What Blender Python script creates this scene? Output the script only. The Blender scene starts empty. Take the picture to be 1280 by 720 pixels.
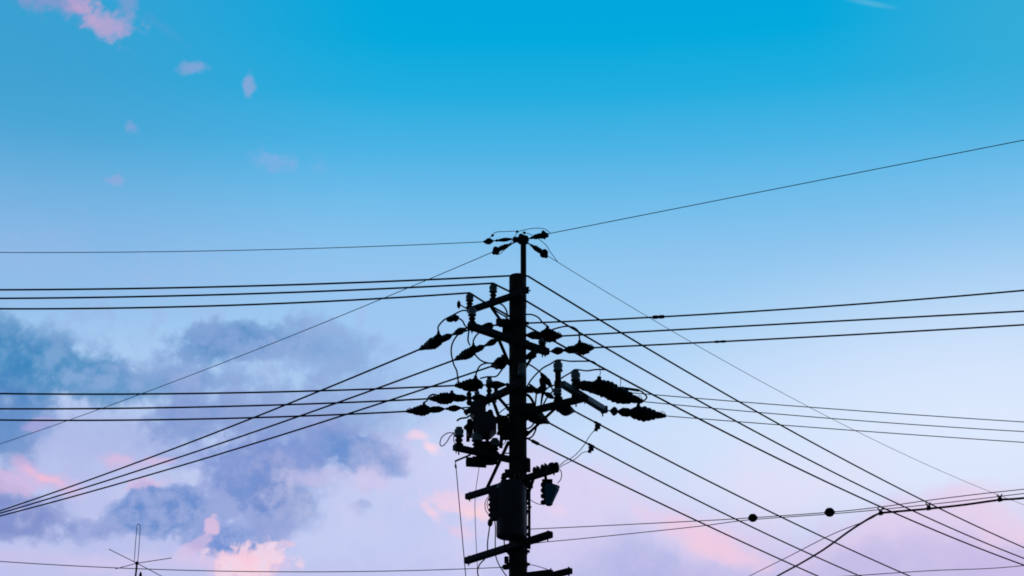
import bpy, math, random
from mathutils import Vector, Matrix
random.seed(7)
R = math.radians
sc = bpy.context.scene
COL = sc.collection

# ------------------------------------------------------------------ camera
PITCH = 23.0
FPX = 60/36*1280.0                      # focal length in photo pixels
CAM = Vector((0, 0, 1.6))
cd = bpy.data.cameras.new('camera'); cd.lens = 60; cd.sensor_width = 36
cd.clip_start = 0.1; cd.clip_end = 20000
cam = bpy.data.objects.new('camera', cd); COL.objects.link(cam)
cam.location = CAM; cam.rotation_euler = (R(90+PITCH), 0, 0)
sc.camera = cam
sc.view_settings.view_transform = 'Standard'; sc.view_settings.look = 'None'
sc.view_settings.exposure = 0; sc.view_settings.gamma = 1
sc.view_settings.use_curve_mapping = False
sc.cycles.use_denoising = False
sc.cycles.pixel_filter_type = 'BLACKMAN_HARRIS'; sc.cycles.filter_width = 1.8
sc.cycles.max_bounces = 3; sc.cycles.diffuse_bounces = 2

def ray(px, py):
    """direction of a photo point, from the place where the photographer stood"""
    x = (px-640)/FPX; y = (360-py)/FPX
    c, s = math.cos(R(PITCH)), math.sin(R(PITCH))
    return Vector((x, c - y*s, s + y*c)).normalized()

def azel(px, py):
    d = ray(px, py)
    return math.degrees(math.atan2(d.x, d.y)), math.degrees(math.asin(d.z))

def lin(c):
    return tuple(((v/255)/12.92 if v/255 <= .04045 else ((v/255+.055)/1.055)**2.4) for v in c)

# ------------------------------------------------------------------ dusk sky (all placed by azimuth and elevation)
SUN_AZ, SUN_EL = -28.0, 2.0
world = bpy.data.worlds.new('World'); sc.world = world; world.use_nodes = True
nt = world.node_tree; N = nt.nodes; L = nt.links; N.clear()
def nd(t, **kw):
    n = N.new(t)
    for k, v in kw.items(): setattr(n, k, v)
    return n
def setin(sock, v):
    if hasattr(v, 'is_output'): L.new(v, sock)
    else: sock.default_value = v
def math_(op, a, b=None, c=None, clamp=False):
    n = nd('ShaderNodeMath', operation=op, use_clamp=clamp)
    for i, v in enumerate((a, b, c)):
        if v is not None: setin(n.inputs[i], v)
    return n.outputs[0]
def vmath(op, a, b=None, scale=None):
    n = nd('ShaderNodeVectorMath', operation=op)
    setin(n.inputs[0], a)
    if b is not None: setin(n.inputs[1], b)
    if scale is not None: setin(n.inputs['Scale'], scale)
    return n.outputs['Value'] if op == 'LENGTH' else n.outputs[0]
def mixc(f, a, b):
    n = nd('ShaderNodeMix', data_type='RGBA')
    setin(n.inputs[0], f); setin(n.inputs[6], a); setin(n.inputs[7], b)
    return n.outputs[2]
def rng(v, a, b, c=0.0, d=1.0, smooth=True):
    n = nd('ShaderNodeMapRange', interpolation_type='SMOOTHSTEP' if smooth else 'LINEAR')
    setin(n.inputs[0], v); n.inputs[1].default_value = a; n.inputs[2].default_value = b
    n.inputs[3].default_value = c; n.inputs[4].default_value = d
    return n.outputs[0]
def noise(v, scale, detail, rough=.55):
    n = nd('ShaderNodeTexNoise'); L.new(v, n.inputs['Vector'])
    n.inputs['Scale'].default_value = scale; n.inputs['Detail'].default_value = detail
    n.inputs['Roughness'].default_value = rough
    return n
tc = nd('ShaderNodeTexCoord'); DIR = tc.outputs['Generated']
sp = nd('ShaderNodeSeparateXYZ'); L.new(DIR, sp.inputs[0])
AZ = math_('MULTIPLY', math_('ARCTAN2', sp.outputs[0], sp.outputs[1]), 180/math.pi)
EL = math_('MULTIPLY', math_('ARCSINE', sp.outputs[2]), 180/math.pi)
CE = math.cos(R(PITCH))
cmb = nd('ShaderNodeCombineXYZ'); L.new(math_('MULTIPLY', AZ, CE), cmb.inputs[0]); L.new(EL, cmb.inputs[1])
Q0 = cmb.outputs[0]
n_big = noise(DIR, 14, 4); n_fine = noise(DIR, 30, 9, .6)
def centred(n): return vmath('SUBTRACT', n.outputs['Color'], (.5, .5, .5))
Q = vmath('ADD', Q0, vmath('ADD', vmath('SCALE', centred(n_big), scale=1.9), vmath('SCALE', centred(n_fine), scale=1.5)))
QS = vmath('ADD', Q0, vmath('SCALE', centred(n_fine), scale=.55))
NL = noise(DIR, 20, 3, .5).outputs[0]; NM = noise(DIR, 55, 5, .55).outputs[0]; NF = noise(DIR, 150, 5, .6).outputs[0]
FB = math_('SUBTRACT', math_('MULTIPLY_ADD', NF, .22, math_('MULTIPLY_ADD', NM, .40, math_('MULTIPLY', NL, .50))), .56)
FB2 = math_('SUBTRACT', math_('MULTIPLY_ADD', NF, .5, math_('MULTIPLY', NM, .7)), .6)
TEX = rng(FB2, -.16, .16, 0, 1)          # light and dark puffs inside a cloud

ramp = nd('ShaderNodeValToRGB'); L.new(math_('DIVIDE', EL, 60), ramp.inputs[0])
stops = [(0, (150,140,185)), (azel(640,760)[1], (188,190,234)), (azel(640,700)[1], (198,203,241)),
         (azel(640,620)[1], (205,216,247)), (azel(640,540)[1], (199,221,250)), (azel(640,470)[1], (182,214,248)),
         (azel(640,400)[1], (162,206,243)), (azel(640,330)[1], (144,198,240)), (azel(640,260)[1], (114,189,235)),
         (azel(640,190)[1], (76,180,229)), (azel(640,120)[1], (34,173,223)), (azel(640,50)[1], (2,169,221)),
         (azel(640,0)[1], (0,167,220)), (48, (0,110,170)), (60, (0,70,125))]
cr = ramp.color_ramp
while len(cr.elements) < len(stops): cr.elements.new(.5)
for e, (p, c) in zip(cr.elements, stops): e.position = max(0, p)/60; e.color = (*lin(c), 1)
col = ramp.outputs[0]

def blob(px, py, rx, ry, rot, c, op, soft=.5, k=1.5, q=None, fb=None, c2=None):
    """one cloud or tint: an ellipse of sky (sizes in photo pixels turned to degrees), edge broken by noise"""
    global col
    a, e = azel(px, py); S = math.degrees(1/FPX)
    # (the tiny term only makes Cycles evaluate the blobs one after another, which keeps its stack small)
    order = nd('ShaderNodeVectorMath', operation='MULTIPLY_ADD'); L.new(col, order.inputs[0]); order.inputs[1].default_value = (1e-9, 1e-9, 1e-9)
    L.new(q if q is not None else Q, order.inputs[2])
    m = nd('ShaderNodeMapping', vector_type='TEXTURE'); L.new(order.outputs[0], m.inputs[0])
    m.inputs['Location'].default_value = (a*CE, e, 0)
    m.inputs['Rotation'].default_value = (0, 0, R(rot))
    m.inputs['Scale'].default_value = (rx*S, ry*S, 1)
    d = vmath('LENGTH', m.outputs[0])
    if k: d = math_('MULTIPLY_ADD', fb if fb is not None else FB, -k*2, d)
    f = math_('MULTIPLY', rng(d, 1+soft*.6, 1-soft, 0, 1), op)
    col = mixc(f, col, (*lin(c), 1))
    if c2: col = mixc(math_('MULTIPLY', f, TEX), col, (*lin(c2), 1))
B = blob
T_ = dict(k=0, soft=1.0, q=Q0)
# wide tints
B(0, 60, 330, 260, 0, (70,156,204), .7, **T_)
B(1290, 0, 190, 140, 0, (66,172,212), .6, **T_)
B(0, 330, 420, 120, 0, (140,180,230), .5, **T_)
B(1230, 540, 360, 170, 0, (226,236,254), .75, **T_)
B(560, 440, 200, 90, 0, (150,190,238), .5, **T_)
B(640, 710, 700, 70, 0, (204,200,238), .3, **T_)
B(790, 712, 150, 50, 0, (168,170,224), .7, k=.5, soft=.95)
B(1180, 705, 230, 56, 0, (204,186,228), .85, k=.5, soft=.9)
B(1080, 712, 150, 34, 0, (188,184,228), .7, k=.5, soft=.9)
B(1150, 650, 150, 20, 14, (234,212,238), .6, k=.7, soft=.9)
B(1270, 655, 70, 26, -10, (248,214,234), .6, k=.5, soft=.9)
B(1000, 600, 110, 40, 0, (230,224,246), .5, k=.8, soft=.9)
B(860, 660, 130, 30, -22, (224,206,238), .65, k=.8, soft=.9)
B(890, 672, 70, 15, -26, (246,200,220), .85, k=.9, soft=.9)
# left cloud bank: pale base, blue grey masses, gaps
B(170, 650, 330, 90, 0, (180,190,234), .8, k=.6, soft=.8)
B(110, 550, 130, 60, 0, (172,182,228), .75, k=.9, soft=.8)
B(470, 630, 200, 90, 0, (190,202,242), .85, k=.6, soft=.8)
B(300, 520, 220, 70, 0, (150,172,224), .6, k=.8, soft=.8)
DK = (146,169,214)
B(8, 440, 92, 52, -14, (58,126,186), .92, k=1.1, soft=.55, c2=(68,141,192))
B(95, 468, 100, 26, -18, (60,133,189), .85, k=1.2, soft=.45, c2=(88,151,199))
B(170, 486, 130, 16, -6, (88,145,198), .7, k=1.2, soft=.7, c2=(116,163,210))
B(0, 530, 56, 52, 0, (72,129,192), .85, k=1.0, soft=.7, c2=(100,145,203))
B(300, 432, 78, 34, 12, (84,137,194), .9, k=1.3, soft=.38, c2=(108,151,206))
B(380, 436, 80, 38, -8, (116,155,210), .8, k=1.2, soft=.7, c2=(138,171,216))
B(270, 480, 110, 24, 0, (94,141,203), .75, k=1.3, soft=.7, c2=DK)
B(255, 528, 90, 28, 0, (108,143,204), .8, k=1.3, soft=.45, c2=(136,159,211))
B(350, 520, 100, 36, 0, (120,149,208), .75, k=1.2, soft=.8, c2=(142,167,214))
B(440, 500, 80, 36, 0, (132,165,214), .5, k=1.2, soft=.9)
B(380, 560, 60, 34, 20, (112,141,206), .85, k=1.4, soft=.38, c2=(136,157,211))
B(308, 606, 50, 58, 6, (108,139,206), .9, k=1.4, soft=.32, c2=(128,151,208))
B(360, 620, 42, 34, 0, (120,147,208), .75, k=1.4, soft=.45, c2=(158,175,212))
B(430, 560, 62, 22, -10, (104,143,207), .9, k=1.5, soft=.32, c2=(126,157,211))
B(478, 578, 36, 12, -16, (118,153,211), .8, k=1.5, soft=.6)
B(450, 628, 16, 8, 0, (136,163,215), .7, k=1.4)
B(206, 640, 64, 36, -8, (100,139,204), .95, k=1.4, soft=.32, c2=(122,149,208))
B(125, 660, 44, 14, 0, (128,149,208), .8, k=1.4)
B(290, 672, 42, 22, 14, (104,139,207), .9, k=1.3, soft=.38)
B(14, 650, 66, 34, 0, (120,139,202), .9, k=1.1, soft=.45, c2=(142,155,208))
B(450, 665, 120, 34, 0, (196,205,243), .8, k=.9, soft=.9)
B(330, 640, 26, 48, 4, (108,138,202), .75, k=1.4, soft=.6)
B(250, 566, 60, 20, -10, (128,152,214), .6, k=1.4, soft=.8)
# pale holes and lit pink parts
B(386, 590, 26, 13, 8, (188,188,230), .85, k=1.5, soft=.6)
B(460, 596, 28, 16, 0, (198,194,234), .85, k=1.5, soft=.6)
B(58, 594, 38, 15, -28, (222,184,222), .7, k=1.5, soft=.7)
B(64, 596, 18, 8, -30, (246,190,212), .7, k=1.7, soft=.6)
B(14, 604, 26, 12, 0, (222,182,220), .6, k=1.5)
B(144, 577, 26, 9, -18, (232,186,218), .65, k=1.7, soft=.9)
B(204, 572, 30, 7, 24, (222,186,224), .6, k=1.5)
B(180, 606, 36, 7, 20, (226,190,224), .6, k=1.5)
B(52, 522, 16, 8, 0, (180,168,222), .6, k=1.5)
B(300, 708, 62, 20, 0, (222,198,232), .7, k=1.3, soft=.6)
B(310, 702, 42, 19, 0, (250,202,218), .9, k=2.2, soft=.5, fb=FB2, q=QS, c2=(250,220,232))
B(264, 660, 7, 10, 0, (246,194,218), .7, k=2.2, q=QS, fb=FB2)
B(246, 682, 22, 7, 35, (224,188,224), .55, k=2.4, q=QS, fb=FB2)
B(362, 681, 10, 5, 0, (240,196,222), .6, k=1.2, q=QS, fb=FB2)
B(20, 708, 70, 11, 0, (204,194,232), .6, k=.9, soft=.8)
B(150, 706, 80, 15, 0, (212,200,236), .7, k=.9, soft=.8)
B(590, 590, 84, 62, 0, (216,206,243), .75, k=1.0, soft=.9)
B(700, 630, 70, 50, 0, (222,208,243), .7, k=1.0, soft=.9)
B(610, 700, 130, 30, 0, (198,199,240), .6, k=.8, soft=.9)
B(524, 543, 18, 7, -10, (246,216,234), .85, k=2.0, soft=.8, q=QS, fb=FB2)
B(538, 559, 15, 8, -40, (252,218,234), .9, k=2.0, soft=.8, q=QS, fb=FB2)
B(575, 628, 48, 14, -6, (238,208,232), .9, k=2.0, soft=.8, q=QS, fb=FB2)
B(600, 640, 36, 9, -6, (252,210,220), .9, k=2.0, soft=.7, q=QS, fb=FB2)
B(541, 641, 16, 7, -38, (246,210,228), .8, k=1.9, soft=.7, q=QS, fb=FB2)
B(576, 664, 18, 6, -10, (242,200,224), .6, k=1.6, soft=.9, q=QS, fb=FB2)
B(699, 640, 13, 7, -20, (240,212,236), .5, k=1.5, soft=.9, q=QS, fb=FB2)
# thin veils that mottle the bank
B(250, 560, 280, 120, 0, (190,192,236), .12, k=3.5, soft=.95, fb=FB2)
B(300, 440, 150, 45, 0, (158,184,232), .22, k=4, soft=.95, fb=FB2)
B(60, 450, 110, 45, 0, (120,168,214), .16, k=4, soft=.95, fb=FB2)
B(360, 660, 220, 45, 0, (204,208,244), .2, k=4, soft=.95, fb=FB2)
B(700, 640, 280, 60, -8, (230,216,242), .22, k=3, soft=.95)
B(1130, 670, 200, 45, 8, (216,200,236), .22, k=3, soft=.95)
B(100, 335, 200, 26, -6, (160,186,232), .18, k=2.5, soft=.95)
# small clouds high up
for px, py, rx, ry, rot, c, op in [(72,4,48,14,-10,(150,150,204),.75),(98,8,20,12,-40,(186,160,208),.85),
        (124,26,26,12,-25,(196,168,210),.9),(150,32,20,9,10,(176,164,212),.8),(158,6,10,10,0,(150,155,206),.6),
        (243,84,12,6,6,(146,166,216),.8),(308,112,7,13,-8,(150,168,218),.85),(163,162,10,6,-50,(146,166,216),.8),
        (143,226,11,4.5,4,(150,170,220),.75),(346,200,24,9,-10,(128,176,228),.9),(402,208,14,9,-30,(124,180,230),.7),
        (205,36,34,5,-25,(80,160,212),.5)]:
    B(px, py, rx*1.1, ry*1.1, rot, c, op*.8, k=2.6, soft=.95, q=QS, fb=FB2)
B(1088, 4, 30, 3.5, -17, (96,184,222), .55, k=.3, soft=.9, q=Q0)

skyt = nd('ShaderNodeTexSky', sky_type='NISHITA', sun_disc=False)
skyt.sun_elevation = R(SUN_EL); skyt.sun_rotation = R(SUN_AZ)
skyt.air_density = 1.2; skyt.dust_density = 1.5
dusk = vmath('MULTIPLY', skyt.outputs[0], (.013, .022, .038))   # the half of the sky behind the camera is already dark
front = math_('MULTIPLY', rng(math_('ABSOLUTE', AZ), 30, 95, 1, 0), rng(EL, 58, 42, 0, 1))
front = math_('MULTIPLY', front, rng(EL, -1, 0, 0, 1))
final = mixc(front, dusk, col)
bg = nd('ShaderNodeBackground'); L.new(final, bg.inputs[0]); bg.inputs[1].default_value = 1.0
world.cycles.sampling_method = 'MANUAL'; world.cycles.sample_map_resolution = 256
wo = nd('ShaderNodeOutputWorld'); L.new(bg.outputs[0], wo.inputs[0])

sd = bpy.data.lights.new('low_sun', 'SUN'); sd.energy = .06; sd.angle = R(6); sd.color = (1, .72, .62)
so = bpy.data.objects.new('low_sun', sd); COL.objects.link(so)
sv = Vector((math.sin(R(SUN_AZ))*math.cos(R(SUN_EL)), math.cos(R(SUN_AZ))*math.cos(R(SUN_EL)), math.sin(R(SUN_EL))))
so.location = (0, 0, 30); so.rotation_euler = sv.to_track_quat('Z', 'Y').to_euler()

# ------------------------------------------------------------------ helpers
def material(name, c, rough=.6, metal=0, vary=.35, scale=20, c2=None, bump=0):
    m = bpy.data.materials.new(name); m.use_nodes = True
    t = m.node_tree; b = t.nodes['Principled BSDF']
    g = t.nodes.new('ShaderNodeTexCoord'); n = t.nodes.new('ShaderNodeTexNoise')
    n.inputs['Scale'].default_value = scale; n.inputs['Detail'].default_value = 6
    t.links.new(g.outputs['Object'], n.inputs['Vector'])
    r = t.nodes.new('ShaderNodeValToRGB'); t.links.new(n.outputs[0], r.inputs[0])
    r.color_ramp.elements[0].position = .35; r.color_ramp.elements[1].position = .68
    lo = c2 or tuple(v*(1-vary) for v in c)
    r.color_ramp.elements[0].color = (*lo, 1); r.color_ramp.elements[1].color = (*c, 1)
    t.links.new(r.outputs[0], b.inputs['Base Color'])
    b.inputs['Roughness'].default_value = rough; b.inputs['Metallic'].default_value = metal
    b.inputs['Specular IOR Level'].default_value = .35
    if bump:
        q = t.nodes.new('ShaderNodeBump'); q.inputs['Strength'].default_value = bump
        t.links.new(n.outputs[0], q.inputs['Height']); t.links.new(q.outputs[0], b.inputs['Normal'])
    return m
M = dict(
    concrete=material('weathered_concrete', (.13,.125,.12), .9, scale=9, bump=.3),
    steel=material('dull_galvanised_steel', (.10,.10,.105), .75, .3, scale=30),
    zinc=material('bright_galvanised_steel', (.40,.47,.52), .5, .3, scale=30),
    rubber=material('black_cable_sheath', (.02,.02,.022), .7, scale=6),
    cover=material('black_insulating_cover', (.022,.022,.026), .6, scale=15),
    porcelain=material('grey_glazed_porcelain', (.60,.68,.74), .45, scale=12, vary=.2),
    brown=material('dark_porcelain', (.05,.04,.04), .5, scale=12),
    tank=material('grey_painted_tank', (.15,.16,.18), .6, scale=5),
    teal=material('blue_grey_arrester', (.10,.40,.60), .5, scale=8, vary=.2),
    asphalt=material('asphalt', (.055,.055,.06), .9, scale=.6),
    plaster=material('cream_plaster', (.5,.46,.4), .9, scale=2),
    tile=material('roof_tile', (.07,.075,.09), .7, scale=4),
    glass=material('dark_window_glass', (.04,.05,.06), .15, scale=2),
    alu=material('dull_aluminium', (.16,.16,.18), .5, .5, scale=20))

class G:
    def __init__(s): s.v = []; s.f = []; s.m = []
    def add(s, vs, fs, mi=0):
        o = len(s.v); s.v += [Vector(v) for v in vs]
        for f in fs: s.f.append([i+o for i in f]); s.m.append(mi)
        return s
    def tube(s, pts, r, n=8, mi=0, smooth=None):
        pts = [Vector(p) for p in pts]
        rs = r if isinstance(r, (list, tuple)) else [r]*len(pts)
        vs = []; t0 = (pts[1]-pts[0]).normalized()
        u = t0.orthogonal().normalized()
        for i, p in enumerate(pts):
            t = (pts[min(i+1, len(pts)-1)]-pts[max(i-1, 0)])
            if t.length < 1e-9: t = t0
            t = t.normalized()
            u = (u - t*u.dot(t)).normalized(); w = t.cross(u)
            for k in range(n):
                a = 2*math.pi*k/n; vs.append(p + (u*math.cos(a)+w*math.sin(a))*rs[i])
        fs = []
        for i in range(len(pts)-1):
            for k in range(n):
                a = i*n+k; b = i*n+(k+1) % n
                fs.append([a, b, b+n, a+n])
        fs.append(list(range(n))[::-1]); fs.append([len(vs)-n+k for k in range(n)])
        return s.add(vs, fs, mi)
    def lathe(s, p0, p1, prof, n=16, mi=0):
        p0, p1 = Vector(p0), Vector(p1); d = p1-p0
        return s.tube([p0+d*t for t, r in prof], [max(r, .0004) for t, r in prof], n, mi)
    def bar(s, p0, p1, w, h, mi=0, up=Vector((0,0,1)), ch=.12):
        """bar with chamfered long edges; w across, h upright"""
        p0, p1 = Vector(p0), Vector(p1); t = (p1-p0).normalized()
        sx = t.cross(up)
        if sx.length < 1e-4: sx = t.cross(Vector((0,1,0)))
        sx.normalize(); uz = sx.cross(t).normalized()
        c = ch*min(w, h); a, b = w/2, h/2
        sec = [(-a+c,-b),(a-c,-b),(a,-b+c),(a,b-c),(a-c,b),(-a+c,b),(-a,b-c),(-a,-b+c)]
        vs = [p+sx*x+uz*y for p in (p0, p1) for x, y in sec]
        fs = [[i, (i+1) % 8, (i+1) % 8+8, i+8] for i in range(8)]
        fs += [list(range(8))[::-1], list(range(8, 16))]
        return s.add(vs, fs, mi)
    def ball(s, c, r, n=10, mi=0, sq=(1,1,1)):
        c = Vector(c); vs = []; fs = []
        k = n//2+1
        for i in range(k+1):
            a = math.pi*i/k
            for j in range(n):
                b = 2*math.pi*j/n
                vs.append(c+Vector((r*sq[0]*math.sin(a)*math.cos(b), r*sq[1]*math.sin(a)*math.sin(b), r*sq[2]*math.cos(a))))
        for i in range(k):
            for j in range(n):
                fs.append([i*n+j, (i+1)*n+j, (i+1)*n+(j+1) % n, i*n+(j+1) % n])
        return s.add(vs, fs, mi)
    def build(s, name, mats, parent=None, origin=None, smooth=True):
        if origin is None: origin = Vector(parent['_o']) if parent is not None else Vector((0,0,0))
        origin = Vector(origin)
        me = bpy.data.meshes.new(name)
        me.from_pydata([v-origin for v in s.v], [], s.f)
        if not isinstance(mats, (list, tuple)): mats = [mats]
        for m in mats: me.materials.append(m)
        for p, mi in zip(me.polygons, s.m): p.material_index = mi; p.use_smooth = smooth and len(p.vertices) == 4
        me.validate(); me.update()
        if smooth:
            me.set_sharp_from_angle(angle=R(40))
        o = bpy.data.objects.new(name, me); COL.objects.link(o)
        if parent is not None: o.parent = parent; o.location = origin - Vector(parent['_o'])
        else: o.location = origin
        o['_o'] = tuple(origin)
        return o
def tag(o, label, cat, group=None, kind=None):
    if label: o['label'] = label
    if cat: o['category'] = cat
    if group: o['group'] = group
    if kind: o['kind'] = kind
    return o
def empty(name, loc):
    o = bpy.data.objects.new(name, None); o.empty_display_size = .2; COL.objects.link(o)
    o.location = Vector(loc); o['_o'] = tuple(loc); return o

PY = 22.5                                  # distance of the pole
PR = .124                                  # its radius
def atY(px, py, Y=PY):
    d = ray(px, py); return CAM + d*(Y/d.y)
def atZ(px, py, z):
    d = ray(px, py); return CAM + d*((z-CAM.z)/d.z)
def onplane(px, py, A, Bp):
    """where the sight line of a photo point meets the upright plane through A and Bp"""
    n = (Vector(Bp)-Vector(A)).cross(Vector((0,0,1))).normalized()
    d = ray(px, py); return CAM + d*((Vector(A)-CAM).dot(n)/d.dot(n))
PX = 1/FPX*24.4                            # metres per photo pixel at the pole
def smooth_path(P, n=6):
    P = [Vector(p) for p in P]
    if len(P) < 3: return [P[0].lerp(P[-1], i/n) for i in range(n+1)]
    out = []
    E = [P[0]*2-P[1]] + P + [P[-1]*2-P[-2]]
    for i in range(1, len(E)-2):
        a, b, c, d = E[i-1:i+3]
        for k in range(n):
            t = k/n
            out.append(.5*((2*b)+(c-a)*t+(2*a-5*b+4*c-d)*t*t+(3*b-a-3*c+d)*t**3))
    out.append(P[-1]); return out

# ------------------------------------------------------------------ ground and the house under the aerial
g = G()
g.add([(-3000,-3000,0),(3000,-3000,0),(3000,3000,0),(-3000,3000,0)], [[0,1,2,3]])
tag(g.build('ground', M['asphalt']), None, None, kind='structure')

# ------------------------------------------------------------------ utility pole
axis = atY(647, 345)
PXc = axis.x
top_z = axis.z
pole = empty('utility_pole', (PXc, PY, 0))
tag(pole, 'tall concrete utility pole with crossarms, in silhouette at the centre', 'utility pole')
g = G()
g.tube([(PXc,PY,z) for z in (0, 3, 6, top_z-.03, top_z)], [PR*1.12, PR*1.06, PR*1.0, PR*.98, PR*.9], 32)
shaft = g.build('pole_shaft', M['concrete'], pole)
# bands and bolts round the shaft
for py in (405, 428, 512, 520, 541, 575, 607, 640, 690, 706):
    z = atY(647, py).z
    b = G(); b.tube([(PXc,PY,z-.03),(PXc,PY,z+.03)], PR+.008, 28)
    for sx in (-1, 1):
        b.bar((PXc+sx*(PR), PY-.03, z), (PXc+sx*(PR+.035), PY-.03, z), .05, .03)
        b.tube([(PXc+sx*(PR+.02), PY-.07, z), (PXc+sx*(PR+.02), PY+.03, z)], .008, 6)
    b.build('pole_band', M['steel'], pole)
for i, py in enumerate((363, 395, 446, 505, 547, 566, 634, 700)):
    z = atY(659, py).z; sx = 1 if i % 2 == 0 else -1
    b = G(); b.tube([(PXc+sx*(PR-.02), PY+.02, z), (PXc+sx*(PR+.055), PY+.02, z), (PXc+sx*(PR+.055), PY+.02, z+.02)], .009, 6)
    b.build('step_bolt', M['steel'], pole)

# pipe that carries the top wires
tp0 = atY(654.3, 344); tpt = atY(654.3, 299)
g = G(); g.tube([(tp0.x, PY, top_z-.5), (tp0.x, PY, tpt.z)], .042, 16)
g.bar((tp0.x-.1, PY, top_z-.2), (tp0.x+.08, PY, top_z-.2), .1, .03)
pipe = g.build('top_pipe', M['steel'], pole)
g = G(); tz = tpt.z
g.tube([(tp0.x, PY, tz-.06), (tp0.x, PY, tz+.035)], .075, 12)
g.bar((tp0.x-.15, PY, tz+.0), (tp0.x+.07, PY+.02, tz-.01), .07, .06)
g.bar((tp0.x-.05, PY-.05, tz+.03), (tp0.x+.06, PY+.05, tz-.0), .07, .07)
g.tube([(tp0.x-.045, PY, tz), (tp0.x-.045, PY, tz+.085)], .012, 8)
g.tube([(tp0.x-.02, PY+.03, tz), (tp0.x-.02, PY+.03, tz+.06)], .02, 8)
g.build('top_bracket', M['steel'], pipe)

ARMS = {}
def arm(key, left, right, mid, w=.085, mat='steel', side=-1, label=None):
    """level crossarm: left/right/mid are photo points (mid = where it meets the pole)"""
    Y = PY + side*(PR+.05)
    z = atY(mid[0], mid[1], Y).z
    a, b = atZ(left[0], left[1], z), atZ(right[0], right[1], z)
    g = G(); g.bar(a, b, w, w, ch=.15)
    for t in (.03, .97):
        p = a.lerp(b, t); g.tube([p+Vector((0,0,-w*.5-.035)), p+Vector((0,0,w*.5+.02))], .009, 6)
    o = g.build('crossarm', M[mat], pole, smooth=False)
    if label: o['label'] = label
    ARMS[key] = (a, b, z, o, w); return o
arm('A1', (586,388.5), (652,366), (636,371))
arm('A2', (587,407), (684,440), (647,428), w=.1)
arm('A3', (592,508), (652,480), (640,486), w=.095)
arm('A4', (662,514.5), (733,497), (662,514.5), w=.09)
arm('A5', (568,559), (640,575), (640,575), w=.085, side=1)
arm('A6', (584,621), (696,586), (647,602), w=.085)
arm('A7', (583,701), (688,668), (647,683), w=.09)
arm('A8', (640,722), (690,716), (647,722), w=.085)
arm('A9', (648,730), (713,713.5), (648,728), w=.08, side=1)
# long bright outrigger carried on the end of arm A4
a4 = ARMS['A4']; zz = a4[2]+.09
oa, ob = atZ(703,480,zz+.03), atZ(755,512,zz-.0)
g = G(); g.bar(oa, ob, .085, .085, ch=.08)
g.bar(ob+(ob-oa).normalized()*.002, ob+(ob-oa).normalized()*.012, .11, .11)
g.tube([ob+Vector((-.02,0,-.1)), ob+Vector((-.02,0,.08))], .01, 6)
ARMS['OUT'] = (oa, ob, zz, g.build('outrigger_arm', M['zinc'], pole, smooth=False), .085)

def brace(p, q, parent_key, r=.024):
    par = ARMS[parent_key][3]
    g = G(); g.bar(p, q, r*1.6, r*1.6); g.build('brace', M['steel'], par, smooth=False)
def onarm(key, px):
    a, b = ARMS[key][0], ARMS[key][1]
    best = min((a.lerp(b, i/400) for i in range(401)), key=lambda p: abs(proj(p)[0]-px))
    return best
def proj(p):
    d = Vector(p)-CAM; c, s = math.cos(R(PITCH)), math.sin(R(PITCH))
    f = d.y*c+d.z*s; u = -d.y*s+d.z*c
    return 640+FPX*d.x/f, 360-FPX*u/f
def polept(px, py): return atY(px, py, PY-.05)
brace(onarm('A1',611), polept(637,416), 'A1')
brace(onarm('A2',621), polept(637,456), 'A2')
brace(onarm('A2',672), polept(655,462), 'A2', .02)
brace(onarm('A3',615), polept(626,528), 'A3')
brace(onarm('A3',621), polept(640,516), 'A3')
brace(onarm('A6',607), polept(636,552), 'A6')
brace(onarm('A6',668), polept(657,626), 'A6')
brace(onarm('A4',700), polept(657,545), 'A4', .02)

def pin(key, px, htop_py, hbase_py, name='pin_insulator', up=True, wr=5.0, own=None):
    """porcelain line insulator on its pin, standing on a crossarm"""
    base = onarm(key, px); w = ARMS[key][4]
    ybase = base.copy(); ybase.z = base.z + w/2
    top = atY(px, htop_py, base.y); H = top.z-ybase.z; ph = min(H*.52, 13.5*PX)/H
    g = G(); r = wr*PX
    x, y = base.x, base.y
    g.lathe((x,y,base.z-w/2-.05), (x,y,ybase.z+H*.3), [(0,.01),(1,.012)], 8, 0)
    g.lathe((x,y,ybase.z), (x,y,ybase.z+H*(1.02-ph)), [(0,r*.95),(.12,r*.95),(.16,r*.62),(.4,r*.6),(.5,r*.85),(.62,r*.85),(.7,r*.62),(1,r*.66)], 16, 1)
    g.lathe((x,y,ybase.z+H*(1-ph)), (x,y,top.z), [(0,r*.6),(.02,r*1.02),(.18,r*1.0),(.2,r*.86),(.36,r*.84),(.4,r*1.0),(.72,r*.98),(.78,r*.6),(.84,r*.52),(.88,r*.72),(.97,r*.7),(1,r*.3)], 18, 2)
    g.build(name, [M['steel'], M['brown'], M['porcelain']], ARMS[key][3])
    return Vector((x, y, top.z))
PA = pin('A1', 616.5, 355, 375)
PB = pin('A1', 587, 367, 388)
PB_top = PB
PC = pin('A2', 590, 384.5, 408)
PD = pin('A2', 678, 424, 438, wr=5)
PE = pin('A4', 698, 451, 486, wr=5.7)
PF = pin('A4', 720, 463, 497, wr=5.7)
PH = pin('A4', 697, 484, 505, wr=5.2)
PG3 = pin('A5', 618.5, 548, 575, wr=5.4)
PG2 = pin('A5', 596, 541, 565, wr=6.4)
PG1 = pin('A5', 573.5, 534, 559, wr=5.6)
PI = pin('A3', 611.5, 472, 500, wr=4.2)
PJ = pin('A3', 620, 480, 497, wr=3.4)
PK = pin('A3', 596, 488, 508, wr=3.4)
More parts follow.
